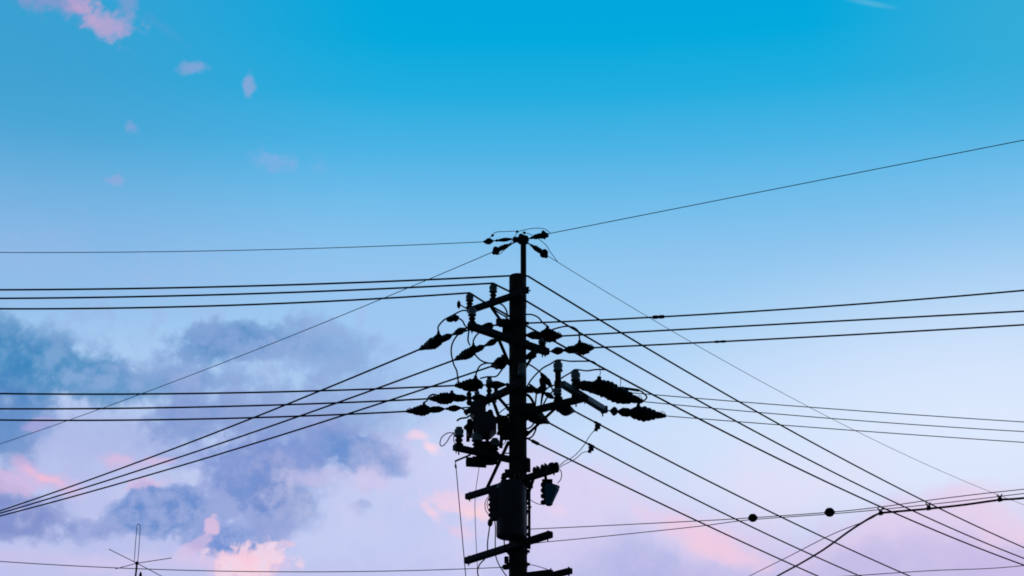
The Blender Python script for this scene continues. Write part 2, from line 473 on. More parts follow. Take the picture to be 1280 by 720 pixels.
# insulator against the pole's right edge
g = G(); q = atY(652.5, 470, PY-.16); q2 = atY(652.5, 453.5, PY-.16)
g.lathe(q, q2, [(0,.03),(.1,.06),(.45,.06),(.5,.045),(.6,.058),(.9,.055),(1,.02)], 16, 0)
g.build('post_insulator', M['porcelain'], pole)
# small bell hung beside the first arm
g = G(); c = atY(573.5, 380, PB.y); g.lathe(c+Vector((0,0,-.07)), c+Vector((0,0,.06)), [(0,.008),(.15,.02),(.3,.028),(.7,.028),(.85,.012),(1,.006)], 12)
g.bar(c, onarm('A1',587), .015, .015)
g.build('bell_fitting', M['brown'], ARMS['A1'][3])
# clutter bolted to the pole behind the arms
for px, py, w, h in ((628,403,16,9),(633,409,10,18),(634,420,12,12),(662,487,9,8),(661,511,12,14),(634,540,14,20),(660,582,6,16),(661,606,10,8),(634,592,6,10),(633,700,5,8),(659,364,4,5)):
    c = atY(px, py, PY-.1); g = G(); g.bar(c-Vector((w*PX/2,0,0)), c+Vector((w*PX/2,0,0)), .09, h*PX, ch=.3)
    g.build('mounting_bracket', M['steel'], pole, smooth=False)
# conduit and its clamps down the right side
g = G(); c0, c1 = atY(661.5,603,PY), atY(661.5,686,PY); g.tube([c0, c1], .02, 10)
c0, c1 = atY(657.8,600,PY), atY(657.8,730,PY); g.tube([c0, c1], .012, 8)
for py in (613, 629, 659, 668, 684):
    c = atY(660, py, PY); g.bar(c-Vector((.05,0,0)), c+Vector((.035,0,0)), .05, .035)
g.build('conduit', M['steel'], pole)

# ------------------------------------------------------------------ wires
EDGE = {}
def far_point(px, py, A, lo=8, hi=95, dz=0):
    p = atZ(px, py, A.z+dz); 
    d = math.hypot(p.x, p.y)
    d2 = min(max(d, lo), hi)
    r = ray(px, py); return CAM + r*(d2/math.hypot(r.x, r.y))
def span(A, edge, mids, ext=.45, dz=0):
    """points of a conductor from A to beyond the frame: it hangs in the upright plane through both ends"""
    Bp = far_point(edge[0], edge[1], A, dz=dz)
    P = [Vector(A)] + [onplane(m[0], m[1], A, Bp) for m in mids] + [Bp]
    # quadratic through the points, so the sag is even
    h = Vector((Bp.x-A.x, Bp.y-A.y, 0)); Lh = h.length; hn = h/Lh
    ts = [ (p-A).dot(hn)/Lh for p in P]; zs = [p.z-A.z for p in P]
    s2=s3=s4=b1=b2=0
    for t, z in zip(ts, zs):
        w = 4 if p is Bp else 1
        w = 6 if abs(t-1) < 1e-6 else 1
        s2+=w*t*t; s3+=w*t**3; s4+=w*t**4; b1+=w*t*z; b2+=w*t*t*z
    det = s2*s4-s3*s3
    if abs(det) < 1e-9 or len(P) < 3: ka, kb = zs[-1], 0
    else: ka = (b1*s4-b2*s3)/det; kb = (s2*b2-s3*b1)/det
    n = 48; out = []
    for i in range(n+1):
        t = (i/n)*(1+ext); z = ka*t+kb*t*t
        out.append(Vector((A.x+h.x*t, A.y+h.y*t, A.z+z)))
    return out, Bp
def wire(name, pts, r, label, cat='power cable', group=None, mat='rubber'):
    g = G(); g.tube(pts, r, 8)
    o = g.build(name, M[mat], origin=pts[0]); tag(o, label, cat, group); return o
def sleeve(parent, pts, px, length, r, name='splice_sleeve'):
    k = min(range(len(pts)-1), key=lambda i: abs((proj(pts[i])[0]+proj(pts[i+1])[0])/2-px))
    a, b = pts[k], pts[k+1]; pa, pb = proj(a)[0], proj(b)[0]
    c = a.lerp(b, (px-pa)/(pb-pa)) if abs(pb-pa) > .01 else a
    d = (b-a).normalized(); g = G()
    g.lathe(c-d*length/2, c+d*length/2, [(0,r*.6),(.1,r),(.4,r),(.42,r*.8),(.5,r*.85),(.58,r*.8),(.6,r),(.9,r),(1,r*.6)], 10)
    return g.build(name, M['cover'], parent), c

# strain assemblies: an anchored chain of insulators ending in the covered clamp that grips a wire
def strain(tip, anchor, towards, label, r=6.0, stub=None, parts=(.50,.70,.78,.97), group='strain insulators on the middle arms', small=False):
    """tip: photo point where the wire leaves; anchor: 3D; towards: photo point the wire runs to"""
    Bp = far_point(towards[0], towards[1], anchor)
    T = onplane(tip[0], tip[1], anchor, Bp)
    Lg = (T-anchor).length
    if Lg > 1.3: T = anchor.lerp(T, 1)
    root = empty('strain_insulator', anchor); tag(root, label, 'insulator', group)
    rr = r*PX; f = parts
    pt = lambda t: T.lerp(anchor, t)
    g = G()
    prof = [(0,.006),(.02,rr*.3),(.08,rr*.32),(.1,rr*.42),(.16,rr*.48)]
    for i, w_ in enumerate((.60,.86,1.08,1.22,1.2,1.0)):
        t = .2+i*.12; w_ *= random.uniform(.95,1.04)
        prof += [(t,rr*w_*.95),(t+.045,rr*w_*1.03),(t+.075,rr*w_*.92)]
    prof += [(.95,rr*.66),(1,rr*.3)]
    g.lathe(pt(0), pt(f[0]), prof, 14)
    ax = (anchor-T).normalized(); upv = (Vector((0,0,1))-ax*ax.z).normalized()
    c = pt(f[0]*.6)-upv*rr*.35; g.bar(c-ax*rr*1.1, c+ax*rr*1.0, rr*1.0, rr*1.2, ch=.35, up=upv)
    hb = pt(.0); g.tube([hb+ax*.02, hb+upv*rr*.55+ax*.03, hb+upv*rr*.75+ax*.06, hb+upv*rr*.45+ax*.09], .005, 6)
    cov = g.build('clamp_cover', M['cover'], root)
    top = None
    if stub:
        c = pt(f[0]*stub[0]); h = stub[1]*PX
        g = G(); sg = 1 if h > 0 else -1; h = abs(h)
        g.lathe(c, c+upv*sg*(rr*.9+h), [(0,rr*1.35),(.25,rr*1.25),(.42,rr*1.05),(.5,rr*.8),(.55,rr*.58),(.68,rr*.52),(.72,rr*.32),(1,rr*.28)], 12)
        g.build('lead_cap', M['cover'], root); top = c+upv*sg*(rr*.9+h)
    g = G()
    g.lathe(pt(f[0]-.03), pt(f[1]), [(0,rr*.3),(.1,rr*.62),(.3,rr*.74),(.55,rr*.68),(.6,rr*.74),(.8,rr*.5),(1,rr*.2)], 14)
    g.build('insulator_bell', M['brown'], root)
    if f[3] > f[2]:
        g = G(); g.lathe(pt(f[2]), pt(f[3]), [(0,rr*.2),(.15,rr*.5),(.45,rr*.74),(.5,rr*.66),(.56,rr*.74),(.8,rr*.45),(1,rr*.2)], 14)
        g.build('insulator_bell', M['brown'], root)
    g = G(); g.tube([pt(f[1]-.02), anchor], .011, 8)
    g.ball(pt(f[2]-.005), .022, 8); g.ball(anchor, .028, 8)
    g.build('link_rod', M['steel'], root)
    return T, top, Bp
def dead(tip, anchor, edge, mids, slabel, wlabel, wr=.0130, **kw):
    T, top, Bp = strain(tip, anchor, edge, slabel, **kw)
    pts, _ = span(T, edge, mids)
    g2 = wgroup.get('g')
    o = wire('power_line', pts, wr, wlabel, group=g2)
    return T, top, pts, o
wgroup = {'g': 'power lines'}

# top: four bare wires on the pipe
tb = Vector((tp0.x, PY, tz))
TG = dict(group='strain insulators at the pole top')
def top_strain(tip, off, edge, mids, sl, wl, r, parts, wr_=.0058):
    A = tb+Vector(off)
    T, top, pts, o = dead(tip, A, edge, mids, sl, wl, wr=wr_, r=r, parts=parts, **TG)
    return T, pts
T1, p1 = top_strain((604,302.3), (-.1,0,.01), (0,315.5), [(400,310),(150,315.5)], 'small strain insulator at pole top pulling level to the left',
    'thin bare wire leaving the pole top level to the left', 3.7, (.26,.3,.42,.9))
T2, p2 = top_strain((616,315), (-.08,.02,-.02), (0,555), [(480,374),(340,430),(160,497)], 'small strain insulator at pole top angled down to the left',
    'thin wire sloping down left from the pole top across the clouds', 4.6, (.22,.7,.7,.7))
T3, p3 = top_strain((684,292.5), (.04,.0,.0), (1280,175), [(850,258),(1060,220)], 'small strain insulator at pole top pulling up to the right',
    'thin wire climbing from the pole top to the right edge', 4.8, (.24,.75,.75,.75))
T4, p4 = top_strain((684,319.5), (.04,.03,-.03), (1280,631), [(850,420),(1000,502),(1140,573)], 'small strain insulator at pole top angled down to the right',
    'thinnest wire falling from the pole top to the lower right', 4.8, (.24,.75,.75,.75), .0045)

# three conductors that bend over the pole: left on pins, then away to the right
def through(left_edge, left_mids, bend, right_edge, right_mids, label, r=.0145):
    lp, _ = span(bend[0], left_edge, left_mids); rp, _ = span(bend[-1], right_edge, right_mids)
    b = smooth_path(bend, 6) if len(bend) > 2 else bend
    pts = lp[::-1] + list(b[1:-1]) + rp
    return wire('power_line', pts, r, label, group='power lines'), pts
up = Vector((0,0,.012))
w1, w1p = through((0,362.3), [(320,357.5),(160,360.5)], [atY(640,344.6,PY-.03), atY(650,343.8,PY-.03), atY(660,345.2,PY-.03)], (1280,684.5),
    [(850,459),(1027,560),(940,511)], 'uppermost of the three thick lines crossing the pole cap and falling right')
w2, w2p = through((0,373), [(320,367)], [PA+up, atY(625,358.5,PY-.15), atY(640,366,PY-.17), atY(660,377.5,PY-.15)], (1280,698),
    [(800,459.5),(984,560),(1130,634)], 'middle line resting on the insulator nearest the pole, then falling right')
w3, w3p = through((0,386), [(320,380.5)], [PB+up, atY(606,378,PY+.2), atY(640,397,PY-.17), atY(660,408.5,PY-.15)], (1280,706.5),
    [(745,457.5),(788,480),(947,560),(1117,640)], 'lowest of the three thick lines, over the outer insulator, then falling right')

# left strains on arm A2, wires fanning down to the lower left
S = {}
e = onarm('A2', 588); S1 = dead((524,437), onarm('A2',584)+Vector((0,0,-.02)), (0,638.5), [(320,520),(160,583)],
    'outermost left strain insulator on the second arm, wire running down left', 'upper of three lines converging at the lower left edge', r=6.0, stub=(.85,7), parts=(.46,.66,.70,.93))
S2 = dead((568,450), onarm('A2',626)+Vector((0,0,-.03)), (0,641.5), [(320,537.5),(160,594)],
    'strain insulator just inside the outermost left one, wire running down left', 'middle of three lines converging at the lower left edge', r=5.6, stub=(.92,5), parts=(.46,.66,.69,.95))
S3 = dead((614,458), atY(640,449,PY-.1), (0,645), [(320,553),(160,602)],
    'strain insulator tight against the pole, wire running down left', 'lower of three lines converging at the lower left edge', r=6.4, stub=(.8,4), parts=(.7,.85,.85,.85))
# arms' left level lines
S10 = dead((568,482), onarm('A3',634)+Vector((0,0,.09)), (0,492), [(320,490.5)],
    'innermost left strain insulator on the third arm, wire level to the left', 'upper of three level lines crossing the clouds at left', r=7.0, stub=(.8,6), parts=(.5,.55,.62,.97))
S11 = dead((536,498.5), onarm('A3',612)+Vector((0,0,.02)), (0,511), [(320,507)],
    'middle left strain insulator on the third arm, wire level to the left', 'middle of three level lines crossing the clouds at left', r=6.6, stub=(.9,4), parts=(.42,.65,.7,.95))
S12 = dead((507,514.3), onarm('A3',594)+Vector((0,0,-.02)), (0,525), [(320,522)],
    'outermost left strain insulator on the third arm, lowest of its trio', 'lower of three level lines crossing the clouds at left', r=6.0, stub=(.72,5), parts=(.37,.56,.60,.80))
# right strains on arm A2
S4 = dead((703,420), atY(657,419,PY-.15), (1280,389), [(960,406)],
    'strain insulator right of the pole on the second arm, nearer the pole', 'middle of three lines rising gently to the right edge', r=7.2, stub=(.75,6), parts=(.56,.98,.98,.98))
S5 = dead((743,434.6), onarm('A2',683)+Vector((0,0,-.0)), (1280,406), [(960,424)],
    'strain insulator off the right end of the second arm', 'lower of three lines rising gently to the right edge', r=7.0, stub=(.75,5), parts=(.40,.63,.64,.9))
pA = atY(657,404,PY-.1); pts,_ = span(pA, (1280,363), [(820,397),(960,387.5)])
wt = wire('power_line', pts, .0130, 'upper of three lines rising gently to the right edge', group='power lines')
sleeve(wt, pts, 823, .17, .026)
sleeve(S5[3], S5[2], 900, .17, .018)
# right strains on the outrigger
S7 = dead((783,490.5), ARMS['OUT'][0].lerp(ARMS['OUT'][1], .26)+Vector((0,0,.10)), (1280,527.5), [(960,505)],
    'first strain insulator of the right hand cluster, nearest the pole', 'upper of three faint lines running right below the cluster', wr=.0068, r=9.0, stub=(.85,6), parts=(.62,.95,.95,.95))
S8 = dead((804,502), ARMS['OUT'][0].lerp(ARMS['OUT'][1], .40)+Vector((0,0,.14)), (1280,539.5), [(960,516.5)],
    'middle strain insulator of the right hand cluster', 'middle of three faint lines running right below the cluster', wr=.0068, r=9.0, parts=(.62,.95,.95,.95))
S9 = dead((833,520), ARMS['OUT'][1]+Vector((0,0,-.01)), (1280,553), [(960,530)],
    'outermost strain insulator of the right hand cluster, off the bright arm end', 'lower of three faint lines running right below the cluster', wr=.0068, r=7.8, stub=(.75,5), parts=(.6,.78,.78,.9))
# lower right: three lines falling to the bottom edge
S13 = dead((718,514), onarm('A4',694)+Vector((0,0,-.04)), (1137,720), [(880,598),(1000,658)],
    'strain insulator under the right arm, wire falling to lower right', 'upper of three lines falling to the bottom right of the frame', r=6.0, parts=(.75,.9,.9,.9))
S14 = dead((686,528.5), atY(655,514,PY-.12), (1075,720), [(880,629),(1000,687.5)],
    'stubby strain insulator at the pole below the right arm', 'middle of three lines falling to the bottom right of the frame', r=7.4, parts=(.88,.97,.97,.97))
pB = atY(656,546.5,PY-.1); pts15,_ = span(pB, (1022,720), [(700,567),(880,655.5)])
w15 = wire('power_line', pts15, .0130, 'lower of three lines falling to the bottom right of the frame', group='power lines')
sleeve(w15, pts15, 669, .17, .026)
def tap(o, pts, px):
    s_, c = sleeve(o, pts, px, .16, .022, 'tap_connector')
    g = G(); g.bar(c+Vector((-.035,0,-.055)), c+Vector((.03,0,-.04)), .07, .075, ch=.35); g.bar(c+Vector((-.05,0,-.09)), c+Vector((.0,0,-.09)), .04, .045, ch=.3)
    g.build('tap_clamp', M['tank'], s_); return c+Vector((-.04,0,-.09))
for a, b, c, lab in (((599,410),(633,404),PY-.2,'short bell insulator tight to the pole between the two upper arms'),
                     ((656,448),(676,439),PY-.2,'short bell insulator right of the pole under the second arm')):
    A_, B_ = atY(*a, c), atY(*b, c); o = empty('strain_insulator', B_); tag(o, lab, 'insulator', 'short bell insulators by the pole')
    rr = 5.2*PX; g = G(); L_ = lambda t: A_.lerp(B_, t)
    g.lathe(L_(0), L_(.52 if a[0] < 640 else .7), [(0,rr*.3),(.15,rr*.55),(.5,rr*.9),(.7,rr*1.0),(.78,rr*.85),(.9,rr*.9),(1,rr*.3)], 14); g.build('insulator_bell', M['brown'], o)
    g = G(); g.tube([L_(.45), L_(1)], .014, 8); g.lathe(L_(.66), L_(1.05), [(0,.015),(.2,.04),(.6,.055),(1,.07)], 10) if a[0] < 640 else g.ball(B_, .02, 8)
    g.build('link_rod', M['steel'], o)
tapA = tap(S13[3], S13[2], 747); tapB = tap(S14[3], S14[2], 739)

# ------------------------------------------------------------------ jumpers and leads
def jumper(pts, label, r=.0115, ya=PY, yb=None, group='jumper leads'):
    """pts: photo points or 3D ends; depth eases from the first end to the last"""
    if isinstance(pts[0], Vector): ya = pts[0].y
    if isinstance(pts[-1], Vector): yb = pts[-1].y
    if yb is None: yb = ya
    n = len(pts)-1; P = []
    for i, p in enumerate(pts):
        P.append(p if isinstance(p, Vector) else atY(p[0], p[1], ya+(yb-ya)*i/n))
    return wire('jumper_lead', smooth_path(P, 7), r, label, 'cable', group)
near = PY-.15
j = jumper([T1+Vector((.07,0,.03)),(615.5,294),(620,290.3),(631,289.5),(645,289.6),(643,297),(637,305),(630,313),(623,318.2),(616,316.5),T2], 'thin jumper looping over the left insulators at the pole top', r=.005)
for px, py in ((615.7,294.2),(646.5,289.6)):
    g = G(); g.ball(atY(px,py,PY+.02), .022, 8); g.build('wire_clip', M['cover'], j)
j = jumper([(646,290),(655,287.5),(668,285.2),(680,286),(685,289),T3+Vector((.04,0,.02))], 'thin jumper arching over the right insulator at the pole top', r=.005)
j = jumper([(653,290),(656,291),(663,293),(675,300),(683,307),(688,315),p4[0].lerp(p4[1],.5)], 'thin jumper dropping to the lower right insulator at the pole top', r=.005)
g = G(); g.ball(atY(655.5,291,PY), .022, 8); g.build('wire_clip', M['cover'], j)

j1 = jumper([S1[1],(548,408),(555,400),(565,394.5),(577,388.5),onarm('A1',583)], 'looped jumper above the outermost left insulator of the second arm')
g = G(); a, b = atY(558,400.5,PB.y), atY(574,396.5,PB.y); g.lathe(a, b, [(0,.01),(.1,.03),(.35,.045),(.5,.035),(.6,.055),(.8,.05),(1,.015)], 10)
g.build('jumper_clamp', M['cover'], j1)
jumper([(572,397),(578,401),(582,408),(590,414)], 'short jumper from the clamp down to the second arm end', ya=PB.y)
jumper([onarm('A2',592),(583,413.5),(573,418),(566,428),(564,440),(567,455),(571,464),(573,479)], 'long jumper hanging from the second arm to the third arm cover', yb=near)
jumper([onarm('A2',586),(585,424),(587,431)], 'short straight jumper under the second arm end', yb=PY-.3)
jumper([S2[1],(592,425),(596,418.5),(603,413)], 'short curved jumper on the second strain insulator', yb=PY)
jumper([(593,442),(598,448),(604,452),(613,454),(624,453)], 'sagging jumper between the two inner left insulators', ya=PY-.3, yb=PY-.1)
jumper([S10[1],(597,462),(601,456.5),(608,454),(617,454),(627,452)], 'jumper arching from third arm cover to the pole side insulator', yb=near)
jumper([(600,473),(609,471),(620,470.5),(626,464),(630,458)], 'low jumper linking the pole side insulator with the third arm', ya=near)
jumper([S12[1],(533.5,501),(536,496),(541,493),(547,494)], 'small looped jumper on the outermost third arm insulator')
jumper([(576,510),(582,513),(590,517)], 'short rod shaped lead below the third arm tip', ya=PY-.1, r=.012)
jumper([(612,383),(622,390),(632,396),(637,402)], 'upper jumper under the first arm, left of the pole', ya=PY-.1)
jumper([(622,378),(629,382),(633,388),(634,394)], 'tight curved jumper beneath the inner first arm insulator', ya=PY-.1)
jumper([(656,393),(665,393.3),(673,397),(678,403),S4[1]], 'jumper arching right from the pole to its nearer right insulator', ya=near)
jumper([(686,414),(695,410.5),(707,408),(716,409),(722,413),(724,419),S5[1]], 'jumper arching between the two right insulators of the second arm', ya=PY-.2)
jumper([(655,496),(660,481),(668,470),(678,460.5),(688,455),PE+up,(712,451.5),(728,451.5),(741,452),(748,457.5),(757,461.5)], 'long jumper passing over the tall insulator to join a line', ya=near, yb=PY+.6)
jumper([(700,474),(706,470),(713,466),PF+up,(733,463.5),(745,462),(757,462)], 'jumper over the shorter insulator joining the same line', ya=PY, yb=PY+.6)
jumper([(650,452),(660,455),(670,461),(679,469),(687,479),(691,488)], 'jumper curving down right from the pole to the tall insulator foot', ya=near)
if S7[1]: jumper([S7[1],(750.5,466),(749.5,460)], 'thin drop lead above the right cluster, nearer the pole', r=.005, yb=PY+.6)
jumper([(775,471),(776,477),(775,485)], 'thin drop lead above the right cluster, farther from the pole', r=.005, ya=PY+.6, yb=PY-.1)
j9 = jumper([(776,484.5),(787,485.5),(799,488),(806,493),(808,498),S9[1]], 'heavy jumper across the top of the right cluster', ya=PY-.1)
g = G(); g.lathe(atY(777,485,PY-.1), atY(800,488.2,PY-.1), [(0,.012),(.1,.02),(.45,.02),(.5,.016),(.55,.02),(.9,.02),(1,.01)], 10); g.build('splice_sleeve', M['cover'], j9)
jumper([(671,488),(670,497),(669,508)], 'first upright lead rising from the right arm root', ya=PY-.15)
jumper([(681,481),(678,490),(676,508)], 'second upright lead rising from the right arm root', ya=PY-.15)
jumper([(676,508),(678,497),(681,489),(686,484),(694,481)], 'curved lead between the right arm root and tall insulator', ya=PY-.15)
jumper([(679,506),(684,497),(691,489),(694,485)], 'slanting lead behind the curved one on the right arm', ya=PY-.05)
jumper([(655,492),(661,495),(666,502),(668,510)], 'thick short lead bending down from pole to right arm', ya=near, r=.02)
jumper([(656,527),(661,523),(665,519)], 'uppermost looped lead under the right arm root', ya=near)
jumper([(656,537),(663,534),(668,528),(669,524)], 'middle looped lead under the right arm root', ya=near)
jumper([(656,549),(664,546.5),(669,539),(671,530)], 'lowest looped lead under the right arm root', ya=near)
# wedge clamps in the tangle right of the pole
for pts_, lab in (([(662,480),(666,485),(672,489),(679,484),(677,474),(681,472)], 'cable clamp hanging in the jumpers just right of the pole'),
                  ([(676,466),(680,472),(686,479),(690,484)], 'spindle shaped cable clamp on the curving jumper right of pole'),
                  ([(680,491),(686,494),(692,498)], 'lumpy cable clamp just above the right arm')):
    P = smooth_path([atY(a, b, PY-.2) for a, b in pts_], 3); n = len(P)-1
    g = G(); g.tube(P, [.012+.04*math.sin(math.pi*i/n)*random.uniform(.7,1.1) for i in range(n+1)], 8)
    o = g.build('cable_clamp', M['cover'], origin=P[0]); tag(o, lab, 'clamp', 'cable clamps')
o = jumper([tapA,(737,545),(731,555),(723,565),(715,572),(706,576.5),(697,584)], 'thin service lead from the upper tap clamp to the lower arm end', r=.0055, yb=PY-.6)
o = jumper([tapB,(728,566),(720,573),(711,578),(703,582),(697,586)], 'thin service lead from the lower tap clamp to the arm end', r=.0055, yb=PY-.6)
jumper([(696,585),(700,587),(702,592),(701,599),(697,604)], 'small looped lead from arm end to blue grey arrester', r=.006, ya=PY-.6, group='service leads')
jumper([(685,629.5),(676,630.5),(669,628.5),(662,624)], 'thin lead from arrester foot back to the pole', r=.005, ya=PY-.5, yb=PY-.1, group='service leads')
jumper([(611,620),(606.5,628),(607,637),(611,643),(616,645)], 'thin looped lead at the left side of the transformer, outer', r=.0055, ya=PY-.3, group='transformer leads')
jumper([(612,620),(609,629),(610,636),(615,642)], 'thin looped lead at the left side of the transformer, inner', r=.005, ya=PY-.3, group='transformer leads')
o = jumper([(613,650),(611.5,662),(609.5,678),(609.6,692)], 'lead with a fuse bulb hanging below the left arm', r=.0085, ya=PY-.3, group='transformer leads')
g = G(); g.lathe(atY(613.5,648.5,PY-.3), atY(612,658.5,PY-.3), [(0,.012),(.15,.03),(.4,.036),(.7,.034),(.9,.02),(1,.008)], 12); g.build('fuse_bulb', M['cover'], o)
jumper([(618,648),(619.3,660),(619,680),(620,696),(625,708),(633,720),(640,728)], 'long lead running down left of the transformer to the pole', r=.0075, ya=PY-.3, yb=PY-.1, group='transformer leads')
jumper([(630,673),(631,684),(635,692),(640,696)], 'short curved lead below the transformer tank', r=.0085, ya=PY-.3, yb=PY-.1, group='transformer leads')
jumper([(606,699),(600,705),(597,713),(598,720),(602,728)], 'hooked lead hanging from the lowest left arm', r=.0085, ya=PY-.3, group='transformer leads')
jumper([(658,705.5),(665,706.2),(676,709),(688,713.5),(700,720)], 'thin lead curving right from the pole at the bottom edge', r=.005, ya=PY-.1, group='service leads')
jumper([(567,541),(559,541.5),(552,547),(550,555),(553,557.5),(558,553),(563,545),(568,541)], 'open teardrop loop of wire left of the fuse switches', r=.007, ya=PY+.2, group='transformer leads')
jumper([(568,541),(567,548),(568,553),(572,557)], 'small side lead at the outer fuse switch insulator', r=.006, ya=PY+.2, group='transformer leads')
jumper([(571,526),(576,523),(583,522),(588,519)], 'short hooked lead sticking out left of the switch box', r=.013, ya=PY, group='transformer leads')
jumper([(622,554),(628,556),(632,552),(630,546),(626,542)], 'small looped lead beside the inner fuse switch insulator', r=.006, ya=PY, group='transformer leads')
jumper([(622,518),(628,513),(634,509)], 'short slanting lead above the switch box by the pole', r=.008, ya=PY-.1, group='transformer leads')

# hanging cords
c0 = atY(569,577,PY+.3)
o = wire('pull_cord', [c0, atY(570,583,PY+.28), atY(575,640,PY+.2), atY(584,740,PY+.1)], .0062, 'outer thin cord hanging from the short rod left of the pole', 'cord', 'hanging cords')
g = G(); g.lathe(atY(569.3,580,PY+.29), atY(570,586,PY+.29), [(0,.006),(.3,.014),(.7,.014),(1,.006)], 8); g.build('cord_weight', M['cover'], o)
wire('pull_cord', smooth_path([atY(599,583,PY), atY(594.3,618,PY), atY(594,650,PY), atY(597.5,725,PY)], 6), .0042, 'inner thin cord hanging from the switch plate', 'cord', 'hanging cords')

# ------------------------------------------------------------------ switch box, transformer, arrester
sw = empty('switch_box', atY(612,530,PY-.15)); tag(sw, 'dark pole mounted switch box crowded between the arms left of the pole', 'switch')
def slab(px0, py0, px1, py1, Y, d, parent, name, mat, ch=.2, taper=None):
    g = G(); c0 = atY((px0+px1)/2, (py0+py1)/2, Y); w = (px1-px0)*PX; h = abs(py1-py0)*PX
    g.bar(c0-Vector((0,d/2,0)), c0+Vector((0,d/2,0)), w, h, ch=ch)
    return g.build(name, M[mat], parent, smooth=False)
slab(592,519,620,545, PY-.12, .34, sw, 'switch_body', 'tank', .3)
slab(588,503,607,524, PY-.1, .26, sw, 'mechanism_housing', 'tank', .3)
slab(622,522,636,538, PY-.12, .2, sw, 'mounting_bracket', 'steel', .25)
slab(584,526,591,545, PY-.1, .2, sw, 'terminal_cover', 'cover', .3)
for a, b in (((587,506),(586,489)),((604,508),(606,498)),((614,520),(612,512)),((581,517),(589,511)),((618,528),(627,519)),((588,537),(580,533)),((600,548),(599,558)),((622,540),(631,544))):
    g = G(); g.lathe(atY(*a,PY-.1), atY(*b,PY-.1), [(0,.035),(.2,.045),(.3,.03),(.5,.045),(.6,.03),(.8,.04),(1,.012)], 12)
    g.build('bushing', M['brown'], sw)
g = G(); g.bar(atY(604,576,PY+.1)+Vector((0,-.1,0)), atY(604,576,PY+.1)+Vector((0,.1,0)), .3, .07); g.bar(atY(612,571,PY), atY(612,571,PY)+Vector((0,.2,0)), .22, .1)
g.bar(atY(605,560,PY+.05), atY(605,560,PY+.05)+Vector((0,.1,0)), .26, .2, ch=.2)
g.build('base_box', M['steel'], sw, smooth=False)
g = G(); g.bar(atY(582.5,577.3,PY+.05), atY(608,578.8,PY+.05), .2, .085); g.build('base_plate', M['steel'], sw, smooth=False)
g = G(); g.bar(atY(569,576.5,PY+.3), atY(588,568.5,PY+.1), .022, .022); g.build('operating_rod', M['steel'], sw)
g = G()
for a, b in (((585,552),(585,530)),((609,556),(609,545)),((626,560),(627,545))): g.bar(atY(*a,PY+.02), atY(*b,PY+.02), .03, .05)
g.build('support_strap', M['steel'], sw, smooth=False)

TXY = PY-PR-.27
tr_b = atY(639,672,TXY); tr_t = atY(639,607,TXY)
tx = empty('transformer', tr_b); tag(tx, 'grey cylindrical transformer tank strapped to the front of the pole', 'transformer')
g = G(); rt = 17.3*PX
g.lathe(tr_b, tr_t, [(0,rt*.9),(.015,rt*.98),(.03,rt),(.9,rt),(.905,rt*1.03),(.95,rt*1.03),(.955,rt),(1,rt*.9)], 40)
g.build('tank', M['tank'], tx)
g = G(); g.lathe(tr_t, tr_t+Vector((0,0,.07)), [(0,rt*.95),(.3,rt*.9),(.8,rt*.6),(1,rt*.2)], 32); lid = g.build('lid', M['tank'], tx)
slab(612.5,612,624,649, TXY, .16, tx, 'terminal_box', 'tank', .25)
g = G()
for i in range(5): c = atY(613, 618+i*6.5, TXY); g.lathe(c+Vector((-.03,0,0)), c+Vector((.03,0,0)), [(0,.01),(.3,.026),(.7,.03),(1,.03)], 10)
g.build('terminal', M['cover'], tx)
for z in (.2, .75):
    c = tr_b.lerp(tr_t, z); g = G(); g.bar(c+Vector((0,rt*.8,0)), Vector((PXc,PY,c.z))-Vector((0,PR*.8,0)), .16, .07); g.build('hanger_bracket', M['steel'], tx, smooth=False)
for dx in (-.1, .08):
    g = G(); c = tr_t+Vector((dx,-.03,.03)); g.lathe(c, c+Vector((0,0,.14)), [(0,.03),(.2,.045),(.3,.03),(.5,.045),(.6,.03),(.8,.035),(1,.01)], 12); g.build('bushing', M['brown'], tx)

# insulators lying along the right end of arm A6
for k, px in enumerate((672, 682)):
    p = onarm('A6', px)+Vector((0,0,.055)); g = G()
    g.lathe(p+Vector((-.07,0,0)), p+Vector((.06,.0,.005)), [(0,.02),(.1,.05),(.3,.055),(.4,.035),(.5,.06),(.7,.055),(.8,.03),(1,.02)], 12)
    g.tube([p, p+Vector((-.01,0,.07))], .012, 6); g.build('spool_insulator', M['brown'], ARMS['A6'][3])
p = ARMS['A6'][1]; g = G(); g.lathe(p+Vector((-.12,0,.02)), p+Vector((.03,0,.03)), [(0,.03),(.2,.062),(.5,.065),(.6,.05),(.7,.068),(.95,.055),(1,.02)], 14); g.build('end_insulator', M['brown'], ARMS['A6'][3])
# arrester hung below
AY = p.y+.1
ar = empty('surge_arrester', atY(683,597,AY)); tag(ar, 'blue grey cutout fuse hanging under the right end of the arm', 'fuse cutout')
g = G(); a, b = atY(690,606,AY), atY(685,632,AY)
g.lathe(a, b, [(0,.06),(.03,.10),(.2,.105),(.45,.085),(.8,.06),(.95,.055),(1,.03)], 8); g.build('fuse_body', M['teal'], ar, smooth=False)
g = G(); g.bar(atY(679,606,AY), atY(682,627,AY), .05, .045, ch=.3)
for py in (606, 613, 620, 628): c = atY(679,py,AY); g.lathe(c+Vector((-.035,0,0)), c+Vector((.03,0,0)), [(0,.015),(.3,.035),(.8,.035),(1,.02)], 10)
g.build('contact_frame', M['brown'], ar, smooth=False)
g = G(); c = atY(685,601,AY); g.bar(c-Vector((.08,0,.01)), c+Vector((.06,0,-.01)), .07, .06, ch=.3); g.tube([atY(683,603,AY), onarm('A6',681)], .02, 8)
g.ball(atY(697,609,AY), .03, 8); g.build('hanger', M['brown'], ar)

